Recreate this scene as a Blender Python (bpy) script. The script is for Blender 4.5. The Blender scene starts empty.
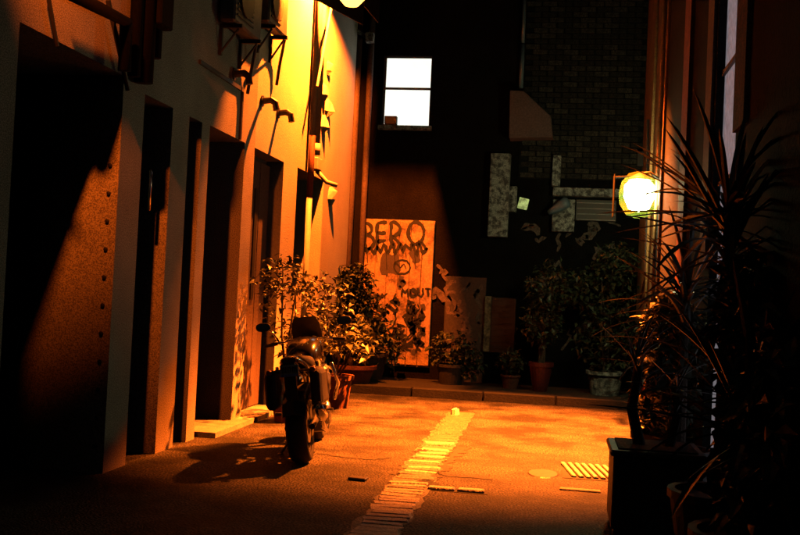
import bpy, bmesh, math, random
from mathutils import Vector, Matrix
random.seed(7)
R = math.radians
scene = bpy.context.scene
col = scene.collection

# ------------------------------------------------------------------ camera
FPX, W0, H0 = 1000.0, 800.0, 535.0
CAM = Vector((0, 0, 1.45))
_d = Vector((160, -32.5, -FPX)).normalized()
_z0 = Vector((math.sin(0.043), math.cos(0.043), 0))
_z = (_z0 - _z0.dot(_d) * _d).normalized()
_x = _d.cross(_z)
ROT = Matrix((_x, _d, _z))            # camera space -> world space
cam_data = bpy.data.cameras.new('camera')
cam_data.sensor_width = 36.0
cam_data.lens = FPX / W0 * 36.0
cam_data.clip_end = 500
cam_data.clip_start = 0.05
cam = bpy.data.objects.new('camera', cam_data)
cam.matrix_world = Matrix.Translation(CAM) @ ROT.to_4x4()
col.objects.link(cam)
scene.camera = cam

def ray(u, v):
    return (ROT @ Vector((u - W0 / 2, H0 / 2 - v, -FPX))).normalized()
def onX(u, v, X):
    r = ray(u, v); return CAM + r * ((X - CAM.x) / r.x)
def onY(u, v, Y):
    r = ray(u, v); return CAM + r * ((Y - CAM.y) / r.y)
def onZ(u, v, Z=0.0):
    r = ray(u, v); return CAM + r * ((Z - CAM.z) / r.z)

# ------------------------------------------------------------------ night sky, moonlight, exposure
world = bpy.data.worlds.new('World'); scene.world = world
world.use_nodes = True
wn = world.node_tree.nodes; wl = world.node_tree.links
sky = wn.new('ShaderNodeTexSky'); sky.sky_type = 'NISHITA'; sky.sun_disc = False
sky.sun_elevation = R(38); sky.sun_rotation = R(200)
wn['Background'].inputs['Strength'].default_value = 0.0026
tint = wn.new('ShaderNodeMix'); tint.data_type = 'RGBA'; tint.blend_type = 'MULTIPLY'; tint.inputs['Factor'].default_value = 1.0
tint.inputs['B'].default_value = (1.0, .62, .5, 1)          # sky glow over the city
wl.new(sky.outputs['Color'], tint.inputs['A']); wl.new(tint.outputs['Result'], wn['Background'].inputs['Color'])
moon = bpy.data.lights.new('moon', 'SUN'); moon.energy = 0.004; moon.angle = R(10); moon.color = (1.0, .95, .88)
mo = bpy.data.objects.new('moon', moon); col.objects.link(mo)
mo.rotation_euler = (R(52), 0, R(-20))
vs = scene.view_settings
vs.view_transform = 'Standard'; vs.look = 'None'; vs.exposure = 0.0; vs.gamma = 1.0
scene.cycles.use_denoising = True
scene.cycles.max_bounces = 6; scene.cycles.diffuse_bounces = 0
scene.cycles.sample_clamp_indirect = 4.0
SODIUM = (1.0, 0.155, 0.009)

# ------------------------------------------------------------------ materials
MATS = {}
def mat(name, c1, c2=None, rough=.8, scale=6.0, fine=60.0, bump=.25, spec=.4, metal=0.0, grain=.35, emit=None, estr=0.0, lo=.35, hi=.65, coat=0.0, contrast=None):
    """two tones mixed by a broad noise, multiplied by a fine grain, with a bump from the grain"""
    m = bpy.data.materials.new(name); m.use_nodes = True
    n, l = m.node_tree.nodes, m.node_tree.links
    b = n['Principled BSDF']
    tc = n.new('ShaderNodeTexCoord')
    n1 = n.new('ShaderNodeTexNoise'); n1.inputs['Scale'].default_value = scale; n1.inputs['Detail'].default_value = 6; n1.inputs['Roughness'].default_value = .65
    l.new(tc.outputs['Object'], n1.inputs['Vector'])
    rp = n.new('ShaderNodeValToRGB'); rp.color_ramp.elements[0].position = lo; rp.color_ramp.elements[1].position = hi
    rp.color_ramp.elements[0].color = (*c1, 1); rp.color_ramp.elements[1].color = (*(c2 or c1), 1)
    l.new(n1.outputs['Fac'], rp.inputs['Fac'])
    n2 = n.new('ShaderNodeTexNoise'); n2.inputs['Scale'].default_value = fine; n2.inputs['Detail'].default_value = 3
    l.new(tc.outputs['Object'], n2.inputs['Vector'])
    mr = n.new('ShaderNodeMapRange'); mr.inputs['From Min'].default_value = .3; mr.inputs['From Max'].default_value = .7
    mr.inputs['To Min'].default_value = 1 - grain; mr.inputs['To Max'].default_value = 1 + grain
    l.new(n2.outputs['Fac'], mr.inputs['Value'])
    mx = n.new('ShaderNodeMix'); mx.data_type = 'RGBA'; mx.blend_type = 'MULTIPLY'; mx.inputs['Factor'].default_value = 1.0
    l.new(rp.outputs['Color'], mx.inputs['A']); l.new(mr.outputs['Result'], mx.inputs['B'])
    l.new(mx.outputs['Result'], b.inputs['Base Color'])
    b.inputs['Roughness'].default_value = rough; b.inputs['Metallic'].default_value = metal
    b.inputs['Specular IOR Level'].default_value = spec
    b.inputs['Coat Weight'].default_value = coat
    if bump:
        ad = n.new('ShaderNodeMath'); ad.operation = 'ADD'
        l.new(n1.outputs['Fac'], ad.inputs[0]); l.new(n2.outputs['Fac'], ad.inputs[1])
        bp = n.new('ShaderNodeBump'); bp.inputs['Strength'].default_value = bump; bp.inputs['Distance'].default_value = .02
        l.new(ad.outputs[0], bp.inputs['Height']); l.new(bp.outputs['Normal'], b.inputs['Normal'])
    if emit:
        l2 = n.new('ShaderNodeMix'); l2.data_type = 'RGBA'; l2.blend_type = 'MULTIPLY'; l2.inputs['Factor'].default_value = .8
        l2.inputs['A'].default_value = (*emit, 1); l.new(mr.outputs['Result'], l2.inputs['B'])
        l.new(l2.outputs['Result'], b.inputs['Emission Color']); b.inputs['Emission Strength'].default_value = estr
    MATS[name] = m
    if contrast:
        mr.inputs['From Min'].default_value = .5 - .2 / contrast; mr.inputs['From Max'].default_value = .5 + .2 / contrast
        n2.inputs['Detail'].default_value = 1
    return m

mat('asphalt', (.010, .0095, .009), (.060, .054, .050), lo=.40, hi=.60, rough=.7, scale=1.6, fine=60, bump=.75, spec=.2, grain=.97, contrast=3.2)
mat('patch', (.016, .015, .014), (.022, .02, .019), rough=.8, scale=5, fine=90, bump=.5, grain=.5)
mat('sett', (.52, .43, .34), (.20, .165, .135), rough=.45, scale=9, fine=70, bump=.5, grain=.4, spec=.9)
mat('pavement', (.030, .028, .026), (.018, .017, .016), rough=.85, scale=2, fine=60, bump=.4)
mat('kerbstone', (.34, .31, .28), (.22, .2, .18), rough=.8, scale=4, fine=60, bump=.3)
mat('stucco', (.46, .38, .31), (.34, .28, .23), rough=.92, scale=1.5, fine=120, bump=.15, grain=.5, contrast=1.5)
mat('stucco_pale', (.66, .58, .48), (.56, .48, .4), rough=.9, scale=1.2, fine=50, bump=.3, grain=.15)
mat('rollershut', (.04, .038, .038), (.028, .026, .026), rough=.6, scale=3, fine=30, bump=.1, grain=.2)
mat('door_dark', (.05, .038, .034), (.036, .028, .026), rough=.6, scale=3, fine=30, bump=.15, grain=.3)
mat('door_brown', (.13, .088, .085), (.10, .07, .068), rough=.75, scale=3, fine=40, bump=.2, grain=.3)
mat('black_metal', (.022, .021, .021), (.03, .027, .025), rough=.5, scale=8, fine=50, bump=.1, grain=.2)
mat('grey_metal', (.17, .17, .17), (.11, .11, .11), rough=.5, scale=6, fine=50, bump=.1, grain=.2, metal=.3)
mat('pipe_pale', (.62, .58, .5), (.5, .46, .4), rough=.55, scale=4, fine=40, bump=.05, grain=.12)
mat('darkbrick', (.05, .036, .03), (.03, .024, .021), rough=.95, scale=11, fine=60, bump=.5, grain=.5, spec=.06)
mat('darkbrick_pale', (.10, .07, .055), (.05, .038, .032), rough=.95, scale=11, fine=60, bump=.5, grain=.6, spec=.06)
mat('mortar', (.020, .018, .017), (.014, .013, .012), rough=.95, scale=8, fine=60, bump=.4, spec=.05)
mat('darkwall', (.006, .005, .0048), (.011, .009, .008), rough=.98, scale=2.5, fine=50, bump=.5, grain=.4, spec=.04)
mat('concrete', (.46, .40, .36), (.09, .075, .07), rough=.9, scale=14, fine=55, bump=.5, grain=.5, lo=.42, hi=.58)
mat('graffiti_door', (.44, .27, .15), (.09, .055, .035), rough=.8, scale=6, fine=40, bump=.25, grain=.35, lo=.44, hi=.66)
mat('glow_amber', (.6, .4, .2), rough=.3, bump=0, grain=.05, emit=(1.0, .42, .07), estr=5)
m_ = mat('frosted', (.3, .4, .06), rough=.6, bump=0)  # tinted see-through shell colour standing in for a glow halo
_n = m_.node_tree; _b = _n.nodes['Principled BSDF']
_tr = _n.nodes.new('ShaderNodeBsdfTranslucent'); _tr.inputs['Color'].default_value = (.55, .72, .10, 1)
_tp = _n.nodes.new('ShaderNodeBsdfTransparent'); _mx = _n.nodes.new('ShaderNodeMixShader'); _mx.inputs[0].default_value = .03
_n.links.new(_tp.outputs[0], _mx.inputs[1]); _n.links.new(_tr.outputs[0], _mx.inputs[2]); _n.links.new(_mx.outputs[0], _n.nodes['Material Output'].inputs['Surface'])
mat('faded_paint', (.16, .11, .09), (.05, .036, .03), rough=.8, scale=12, bump=.1, grain=.4)
mat('soot_metal', (.006, .005, .0045), rough=.9, bump=0, spec=.1)
mat('sett_dark', (.13, .11, .09), (.045, .038, .033), rough=.55, scale=9, fine=70, bump=.5, grain=.45, spec=.6)
mat('spray_black', (.012, .011, .011), rough=.6, bump=.05, grain=.2)
mat('spray_brown', (.06, .045, .045), rough=.7, bump=.05, grain=.2)
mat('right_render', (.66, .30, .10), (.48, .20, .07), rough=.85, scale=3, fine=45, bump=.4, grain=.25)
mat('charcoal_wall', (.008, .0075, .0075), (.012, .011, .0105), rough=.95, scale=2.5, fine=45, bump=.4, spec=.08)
mat('redbrick', (.16, .05, .03), (.07, .035, .028), rough=.9, scale=16, fine=60, bump=.5, grain=.5)
mat('redpaint', (.22, .05, .025), (.12, .03, .02), rough=.7, scale=9, fine=60, bump=.3, grain=.4)
mat('leaf', (.028, .036, .016), (.05, .052, .024), rough=.45, scale=14, fine=40, bump=.1, spec=.5)
mat('leaf_dark', (.022, .03, .015), (.035, .045, .02), rough=.5, scale=14, fine=40, bump=.1, spec=.4)
mat('leaf_strap', (.014, .02, .013), (.022, .029, .018), rough=.42, scale=10, fine=40, bump=.1, spec=.5)
mat('bark', (.06, .045, .035), (.035, .027, .02), rough=.9, scale=20, fine=60, bump=.6)
mat('terracotta', (.16, .05, .028), (.09, .03, .02), rough=.75, scale=9, fine=50, bump=.2)
mat('redpot', (.09, .015, .012), (.055, .01, .01), rough=.5, scale=7, fine=40, bump=.1)
mat('soil', (.03, .022, .016), (.02, .015, .012), rough=.95, scale=20, fine=70, bump=.8)
mat('planter', (.018, .017, .017), (.026, .024, .023), rough=.6, scale=5, fine=40, bump=.2)
mat('rubber', (.012, .012, .012), (.018, .017, .017), rough=.75, scale=20, fine=80, bump=.2, grain=.2)
mat('bike_paint', (.012, .012, .015), (.014, .014, .016), rough=.25, scale=3, fine=20, bump=0, grain=.05, coat=.6)
mat('bike_seat', (.014, .013, .013), (.018, .017, .017), rough=.7, scale=20, fine=90, bump=.2)
mat('chrome', (.62, .62, .64), (.52, .52, .55), rough=.16, scale=6, fine=40, bump=0, metal=1.0, grain=.1)
mat('alloy', (.30, .30, .32), (.22, .22, .24), rough=.35, scale=6, fine=40, bump=.05, metal=1.0, grain=.15)
mat('plate', (.5, .52, .4), (.4, .42, .32), rough=.5, bump=0, grain=.15)
mat('plate_band', (.3, .3, .6), (.25, .25, .5), rough=.5, bump=0, grain=.1)
mat('tail_red', (.2, .01, .01), rough=.25, bump=0, grain=.05)
mat('amber', (.45, .16, .02), rough=.25, bump=0, grain=.05)
mat('mirror', (.75, .78, .85), rough=.05, metal=1.0, bump=0, grain=.02)
mat('bluish', (.16, .2, .24), (.12, .15, .19), rough=.4, bump=.05, grain=.1)
mat('pane_lit', (.5, .5, .48), rough=.3, bump=0, grain=.10, fine=3, emit=(.95, 1.0, .86), estr=1.2)
mat('glow_door', (.20, .19, .22), (.12, .115, .13), rough=.5, scale=7, fine=22, bump=.2, grain=.35, emit=(.62, .57, .63), estr=.22)  # pale door; its emission stands in for light falling on it
mat('lens_sodium', (.6, .4, .2), rough=.3, bump=0, emit=(1.0, .55, .12), estr=2)
mat('lens_green', (.8, .8, .7), rough=.3, bump=0, grain=.02, emit=(.92, 1.0, .50), estr=46)
mat('sign_yellow', (.55, .6, .22), (.25, .3, .1), rough=.5, scale=18, bump=.05, emit=(.75, .9, .3), estr=.35, lo=.45, hi=.55, grain=.9, fine=14)
mat('painted_white', (.7, .66, .58), (.5, .46, .4), rough=.7, scale=15, bump=.2)
mat('window_frame', (.05, .05, .045), rough=.6, bump=.05)

# ------------------------------------------------------------------ mesh helpers
class MB:
    def __init__(self): self.v = []; self.f = []
    def quad(self, *pts):
        i = len(self.v); self.v += [tuple(p) for p in pts]; self.f.append(tuple(range(i, i + len(pts))))
    def box(self, x0, x1, y0, y1, z0, z1, M=None):
        i = len(self.v)
        ps = [Vector((x, y, z)) for z in (z0, z1) for (x, y) in ((x0, y0), (x1, y0), (x1, y1), (x0, y1))]
        if M is not None: ps = [M @ p for p in ps]
        self.v += [tuple(p) for p in ps]
        for q in ((3, 2, 1, 0), (4, 5, 6, 7), (0, 1, 5, 4), (1, 2, 6, 5), (2, 3, 7, 6), (3, 0, 4, 7)):
            self.f.append(tuple(i + k for k in q))
        return self
    def tube(self, pts, r, n=8, caps=True):
        pts = [Vector(p) for p in pts]
        rs = r if isinstance(r, (list, tuple)) else [r] * len(pts)
        base = len(self.v); prev = None
        for k, p in enumerate(pts):
            if k == 0: t = pts[1] - p
            elif k == len(pts) - 1: t = p - pts[k - 1]
            else: t = (pts[k + 1] - p).normalized() + (p - pts[k - 1]).normalized()
            t.normalize()
            a = prev if prev is not None else (Vector((0, 0, 1)) if abs(t.z) < .9 else Vector((1, 0, 0)))
            s = (a - a.dot(t) * t).normalized(); prev = s
            c = t.cross(s)
            for j in range(n):
                an = 2 * math.pi * j / n
                self.v.append(tuple(p + (s * math.cos(an) + c * math.sin(an)) * rs[k]))
        for k in range(len(pts) - 1):
            for j in range(n):
                a0 = base + k * n + j; a1 = base + k * n + (j + 1) % n
                self.f.append((a0, a1, a1 + n, a0 + n))
        if caps:
            self.f.append(tuple(base + j for j in range(n))[::-1])
            e = base + (len(pts) - 1) * n
            self.f.append(tuple(e + j for j in range(n)))
        return self
    def lathe(self, prof, n=20, M=None):
        base = len(self.v)
        for (r, z) in prof:
            for j in range(n):
                a = 2 * math.pi * j / n
                p = Vector((r * math.cos(a), r * math.sin(a), z))
                if M is not None: p = M @ p
                self.v.append(tuple(p))
        for k in range(len(prof) - 1):
            for j in range(n):
                a0 = base + k * n + j; a1 = base + k * n + (j + 1) % n
                self.f.append((a0, a1, a1 + n, a0 + n))
        return self
    def prism(self, poly, vec):
        """extrude a planar polygon (list of 3-d points) along vec"""
        i = len(self.v); n = len(poly); vec = Vector(vec)
        self.v += [tuple(p) for p in poly] + [tuple(Vector(p) + vec) for p in poly]
        self.f.append(tuple(range(i, i + n))[::-1]); self.f.append(tuple(range(i + n, i + 2 * n)))
        for k in range(n):
            a, b = i + k, i + (k + 1) % n
            self.f.append((a, b, b + n, a + n))
        return self
    def loft(self, rings, caps=True):
        base = len(self.v); n = len(rings[0])
        for rg in rings: self.v += [tuple(p) for p in rg]
        for k in range(len(rings) - 1):
            for j in range(n):
                a0 = base + k * n + j; a1 = base + k * n + (j + 1) % n
                self.f.append((a0, a1, a1 + n, a0 + n))
        if caps:
            self.f.append(tuple(base + j for j in range(n))[::-1]); e = base + (len(rings) - 1) * n
            self.f.append(tuple(e + j for j in range(n)))
        return self
    def mesh(self, name, m, smooth=False, bevel=0):
        me = bpy.data.meshes.new(name); me.from_pydata(self.v, [], self.f)
        bm = bmesh.new(); bm.from_mesh(me)
        bmesh.ops.recalc_face_normals(bm, faces=bm.faces)
        if bevel:
            bmesh.ops.bevel(bm, geom=[e for e in bm.edges if e.calc_face_angle(0) > .6], offset=bevel, segments=1, affect='EDGES', profile=.5)
        bm.to_mesh(me); bm.free()
        me.materials.append(MATS[m] if isinstance(m, str) else m)
        if smooth:
            for p in me.polygons: p.use_smooth = True
        return me
    def build(self, name, m, parent=None, smooth=False, bevel=0, loc=None):
        return link(name, self.mesh(name, m, smooth, bevel), parent, loc)

def link(name, me, parent=None, loc=None):
    o = bpy.data.objects.new(name, me); col.objects.link(o)
    if parent is not None: o.parent = parent
    if loc is not None: o.location = loc
    return o
def tag(o, label, cat, group=None):
    o['label'] = label; o['category'] = cat
    if group: o['group'] = group
    return o
def thing(name, label, cat, loc=(0, 0, 0), rot=(0, 0, 0), group=None):
    o = bpy.data.objects.new(name, None); col.objects.link(o)
    o.location = loc; o.rotation_euler = rot; o.empty_display_size = .1
    return tag(o, label, cat, group)
def structure(o): o['kind'] = 'structure'; return o
def lamp_light(name, parent, loc, target, power, color, size=.08, cone=None, blend=.5):
    L = bpy.data.lights.new(name, 'SPOT' if cone else 'POINT'); L.energy = power; L.color = color
    L.shadow_soft_size = size
    if cone: L.spot_size = cone; L.spot_blend = blend
    o = bpy.data.objects.new(name, L); col.objects.link(o); o.parent = parent; o.location = loc
    if target is not None:
        o.rotation_euler = (Vector(target) - Vector(loc)).to_track_quat('-Z', 'Y').to_euler()
    return o

LX, RX, BY = -3.3, 1.14, 15.5        # left wall face, right wall face, rear wall face
def wrap(n):                          # list of ring angles
    return [2 * math.pi * k / n for k in range(n)]

# ------------------------------------------------------------------ ground
g = MB(); NX, NY = 40, 60
x0, x1, y0, y1 = -60, 60, -40, 120
g.quad((x0, y0, 0), (x1, y0, 0), (x1, y1, 0), (x0, y1, 0))
structure(g.build('ground', 'asphalt'))

# central channel of setts laid across the lane
ca, cb = onZ(375, 533), onZ(461, 413)
CDIR = (cb - ca).normalized(); CANG = math.atan2(-CDIR.x, CDIR.y)
def chx(y): return ca.x + (cb.x - ca.x) * (y - ca.y) / (cb.y - ca.y)
GW = .135
GX1 = chx(7.6) + GW
ch = MB(); rj = random.Random(5); Lp, Rp = [], []
yk = 3.0
while yk < cb.y + .1:
    Lp.append((chx(yk) - GW - rj.uniform(.0, .05), yk, .004)); Rp.append((chx(yk) + GW + rj.uniform(.0, .05), yk, .004)); yk += .11
for k in range(len(Lp) - 1): ch.quad(Lp[k], Rp[k], Rp[k + 1], Lp[k + 1])
chan = structure(ch.build('drain_channel', 'sett_dark'))
variants = []
for k in range(8):
    w = GW * random.uniform(.92, 1.1); h = random.uniform(.047, .054)
    b = MB()
    top = [(-w + random.uniform(-.03, .012), -h + random.uniform(-.006, .012), 0), (random.uniform(-.03, .03), -h + random.uniform(-.004, .006), 0), (w + random.uniform(-.012, .03), -h + random.uniform(-.006, .012), 0),
           (w + random.uniform(-.012, .03), h + random.uniform(-.012, .006), 0), (random.uniform(-.03, .03), h + random.uniform(-.006, .004), 0), (-w + random.uniform(-.03, .012), h + random.uniform(-.012, .006), 0)]
    b.prism([Vector(t) - Vector((0, 0, .04)) for t in top], (random.uniform(-.004, .004), 0, .043 + random.uniform(.0, .005)))
    variants.append((b.mesh('sett', 'sett', bevel=.009), None))
    g2 = variants[-1][0].copy(); g2.materials[0] = MATS['sett_dark']; variants[-1] = (variants[-1][0], g2)
y = 3.2
while y < cb.y:
    o = link('sett', random.choice(variants)[1 if random.uniform(7.2, 10.2) < y else 0], chan, (chx(y) + random.uniform(-.015, .015), y, random.uniform(.001, .006)))  # near setts paler, far ones darker: lit foreground put into the colour
    o.rotation_euler = (random.uniform(-.05, .05), random.uniform(-.03, .03), CANG + random.uniform(-.07, .07) + (math.pi if random.random() < .5 else 0))
    if random.random() < .05: o.location.z -= .012
    y += .098 + random.uniform(-.006, .008)
# short side course of setts meeting the channel
c0, c1 = onZ(402, 486), onZ(484, 493)
side = structure(MB().box(c0.x - .02, c1.x + .03, c1.y - .07, c1.y + .07, -.05, .003).build('side_channel', 'patch'))
xx = GX1 + .02
while xx < c1.x:
    b = MB().box(-.1, .1, -.045, .045, -.03, .014 + random.uniform(0, .008)).mesh('sett', 'sett', bevel=.008)
    o = link('sett', b, side, (xx + .1, c1.y + random.uniform(-.008, .008) , 0)); o.rotation_euler.z = random.uniform(-.04, .04)
    xx += .22
# bitumen patches and scraps along the lane
def patch(pts, wpx, seed, name='asphalt_patch'):
    """ragged dark seam along a line of pixels on the ground"""
    rnd = random.Random(seed); A, B = [], []
    P_ = [onZ(u, v, .004) for u, v in pts]; n = 0
    for a, b in zip(P_, P_[1:]):
        m_ = max(2, int((b - a).length / .05)); d = (b - a).normalized(); nn = Vector((-d.y, d.x, 0))
        for k in range(m_):
            q = a.lerp(b, k / m_)
            A.append(q + nn * wpx * rnd.uniform(.15, 1)); B.append(q - nn * wpx * rnd.uniform(.15, 1))
    m_ = MB()
    for k in range(len(A) - 1): m_.quad(A[k], A[k + 1], B[k + 1], B[k])
    return structure(m_.build(name, 'patch'))
patch([(318, 453), (345, 457), (372, 459), (395, 457)], .05, 3)
patch([(398, 478), (412, 462), (428, 446)], .10, 4)
patch([(428, 488), (432, 474), (446, 462), (462, 446)], .11, 5)
patch([(432, 470), (450, 476), (470, 477), (500, 480)], .04, 6)

# rear pavement with kerb
pv = structure(MB().box(-9, 8, 14.05, BY + .2, -.1, .12).build('pavement', 'pavement'))
xk = -9.0
km = MB().box(-.49, .49, -.075, .075, -.1, .1).mesh('kerbstone', 'pavement', bevel=.012)
while xk < 7.5:
    link('kerbstone', km, pv, (xk + .5, 13.97, .025)); xk += 1.0
# left kerb strip in front of the narrow doorways
lp = structure(MB().box(LX - 1.0, LX + .16, 9.05, 15.0, -.1, .05).build('door_step', 'kerbstone'))

# ------------------------------------------------------------------ left building
LH = 9.0
def yy(u, v=300): return onX(u, v, LX).y
lb = thing('lane_building', 'rendered two storey building with tall recessed doorways lining the lane behind the motorcycle', 'building', (LX - .6, 10, 0))
lbi = Matrix.Translation((-(LX - .6), -10, 0))
class LMB(MB):
    def build(self, name, m, parent=None, smooth=False, bevel=0, loc=None):
        self.v = [tuple(lbi @ Vector(p)) for p in self.v]
        return super().build(name, m, lb if parent is None else parent, smooth, bevel, loc)
# openings: (u near edge, u far edge, lintel height, recess depth, door material)
OPS = [(4, 112, 2.98, 1.3, 'rollershut'), (134, 163, 2.92, .55, 'door_dark'), (180, 193, 2.92, .5, 'door_dark'),
       (201, 237, 2.93, .42, 'door_dark'), (247, 277, 2.93, .16, 'door_brown'), (291, 318, 2.95, .5, 'door_brown')]
edges = [(yy(a), yy(b), h, d, m) for a, b, h, d, m in OPS]
piers = []; cur = -3.0
wall = LMB(); wallp = LMB()
TK = 1.6
YEND = 15.2
for k, (a, b, h, d, m) in enumerate(edges):
    tgt = wall if k < 5 else wallp
    tgt.box(LX - TK, LX, cur, a, 0, 4.0 if k != 5 else 2.95)
    wall_l = (wall if k < 4 else wallp)
    wall_l.box(LX - TK, LX, a, b, h, 4.0)
    cur = b
wallp.box(LX - TK, LX, cur, YEND, 0, 4.0)
# pier between the fifth and sixth doorway reaches to 4 m too
wallp.box(LX - TK, LX, edges[4][1], edges[5][0], 2.95, 4.0)
wall.box(LX - TK, LX, -3.0, edges[4][0], 4.0, LH)
wallp.box(LX - TK, LX, edges[4][0], YEND, 4.0, LH)
wall.build('wall', 'stucco'); wallp.build('wall', 'stucco_pale')
# doors at the back of each recess
def plank_door(a, b, h, d, m, n):
    dr = LMB().box(LX - d - .10, LX - d - .05, a - .02, b + .02, .0, h + .02).build('door', m)
    w = (b - a) / n
    for k in range(n):
        p = MB().box(-.025, .025, -w / 2 + .008, w / 2 - .008, .06, h - .06)
        p.build('door_panel', m, dr, bevel=.006, loc=tuple(lbi @ Vector((LX - d - .026, a + w * (k + .5), 0))))
    return dr
# garage shutter of horizontal slats
a, b, h, d, m = edges[0]
sh = LMB().box(LX - d - .12, LX - d - .07, a - .02, b + .02, 0, h + .02).build('roller_shutter', m)
sl = MB().box(-.02, .02, -(b - a) / 2, (b - a) / 2, .006, .094).mesh('slat', m, bevel=.012)
for k in range(29):
    link('slat', sl, sh, tuple(lbi @ Vector((LX - d - .05, (a + b) / 2, .02 + k * .1))))
for k in range(1, 6):
    a, b, h, d, m = edges[k]
    plank_door(a, b, h, d, m, 3 if k in (1, 4) else 2)
# bolts of the shutter guide on the far reveal of the garage
bm_ = MB().lathe([(0, 0), (.016, 0), (.016, -.012), (0, -.016)], 8, Matrix.Rotation(R(-90), 4, 'X')).mesh('bolt', 'black_metal')
for k in range(13):
    link('bolt', bm_, lb, tuple(lbi @ Vector((LX - .07, edges[0][1] - .001, .2 + k * .21))))
# a steel edge strip inside the second doorway (catches the green-white lamp)
a, b, h, d, m = edges[1]
LMB().tube([(LX - .09, a + .30, 2.32), (LX - .05, a + .27, 2.36), (LX - .03, a + .26, 2.33), (LX - .03, a + .26, 2.02)], .014, 8).build('handle', 'chrome', smooth=True)
# plaster surround line round the fourth doorway
a, b, h, d, m = edges[3]
LMB().box(LX + .001, LX + .022, yy(198, 75), yy(240, 98), 3.42, 3.46).box(LX + .001, LX + .022, yy(239.5, 120), yy(239.5, 120) + .035, h + .002, 3.42).build('moulding', 'black_metal')
# slot in the brown door
a, b, h, d, m = edges[4]
LMB().box(LX - d + .002, LX - d + .012, yy(266, 230) + .02, yy(266, 230) + .12, 1.3, 2.55).build('vent_slot', 'black_metal')
# downpipes by the sixth doorway
yp = yy(304, 200)
LMB().tube([(LX + .07, yp, .05), (LX + .07, yp, 2.62)], .038, 10).build('downpipe', 'pipe_pale', smooth=True)
LMB().tube([(LX + .07, yp, 2.625), (LX + .07, yp, 3.42)], .042, 10).build('pipe_joint', 'terracotta', smooth=True)
LMB().tube([(LX + .07, yp, 3.425), (LX + .07, yp, 8.8)], .045, 10).build('downpipe', 'pipe_pale', smooth=True)
yp2 = yy(316, 60)
LMB().tube([(LX + .06, yp2, 3.35), (LX + .06, yp2, 8.8)], .05, 12).build('vent_pipe', 'pipe_pale', smooth=True)
LMB().tube([(LX + .06, yp2, 3.2), (LX + .06, yp2, 3.349)], .058, 12).build('pipe_joint', 'pipe_pale', smooth=True)
LMB().box(LX + .002, LX + .12, yp2 - .1, yp2 + .14, 3.0, 3.16).build('junction_box', 'pipe_pale', bevel=.01)
LMB().tube([(LX + .07, yp2 + .05, 3.0), (LX + .2, yp2 + .1, 2.86), (LX + .34, yp2 + .12, 2.82)], .03, 8).build('spout', 'pipe_pale', smooth=True)
# raking stay from the pipe to the wall head
LMB().tube([(LX + .16, yp2 - .5, 4.0), (LX + .16, yp2 + .05, 5.2)], .016, 6).build('cable', 'pipe_pale')
# dark service pipes above and beside the garage
for (uu, zz0, rr) in ((127, 2.98, .05), (134, 2.96, .075), (145, 3.2, .06)):
    yv = yy(uu, 60)
    LMB().tube([(LX + rr + .01, yv, zz0), (LX + rr + .01, yv, LH - .2)], rr, 10).build('service_pipe', 'soot_metal', smooth=True)
yv = yy(140, 60)
LMB().box(LX + .002, LX + .2, yv - .1, yv + .14, 3.42, 3.75).build('junction_box', 'soot_metal', bevel=.012)
p0, p1 = onX(72, -6, LX + .12), onX(126, 22, LX + .12)
LMB().tube([p0, p1, p1 + Vector((0, .02, -.35))], .05, 8).build('service_pipe', 'soot_metal', smooth=True)
LMB().tube([onX(108, 0, LX + .05), onX(122, 62, LX + .05), onX(128, 90, LX + .05)], .018, 6).build('cable', 'black_metal')
LMB().tube([onX(48, -5, LX + .03), onX(57, 46, LX + .03)], .014, 6).build('cable', 'black_metal')
# end return with worn render lumps
for (u, v, s) in ((331, 68, .1), (326, 92, .12), (330, 108, .13), (326, 124, .12), (333, 196, .13)):
    c = onX(u, v, LX + .05)
    ring = []
    for zz, rr in ((-s, .4), (-s * .4, 1), (s * .5, .8), (s, .3)):
        ring.append([c + Vector((math.cos(t) * s * rr * random.uniform(.6, 1.1) - .05, math.sin(t) * s * rr * random.uniform(.6, 1.1), zz)) for t in wrap(7)])
    LMB().loft(ring).build('render_lump' if v < 150 else 'meter_box', 'stucco_pale')
# overflow elbows
for lab, (u, v) in zip(('bent black overflow pipe poking from the wall above the fourth doorway, highest of three',
                        'bent black overflow pipe poking from the wall, middle one of three',
                        'bent black overflow pipe poking from the wall, lowest of three near the pale downpipe'), ((234, 74), (262, 101), (278, 113))):
    c = onX(u, v, LX)
    e = MB().tube([(0, 0, 0), (.10, 0, .01), (.15, 0, -.02), (.165, 0, -.10)], .036, 9)
    e.lathe([(0, .0), (.062, 0), (.062, .012), (0, .012)], 12, Matrix.Rotation(R(90), 4, 'Y'))
    o = e.build('overflow_pipe', 'black_metal', smooth=False, loc=(LX + .002, c.y, c.z)); tag(o, lab, 'pipe', 'overflow pipes')

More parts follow.
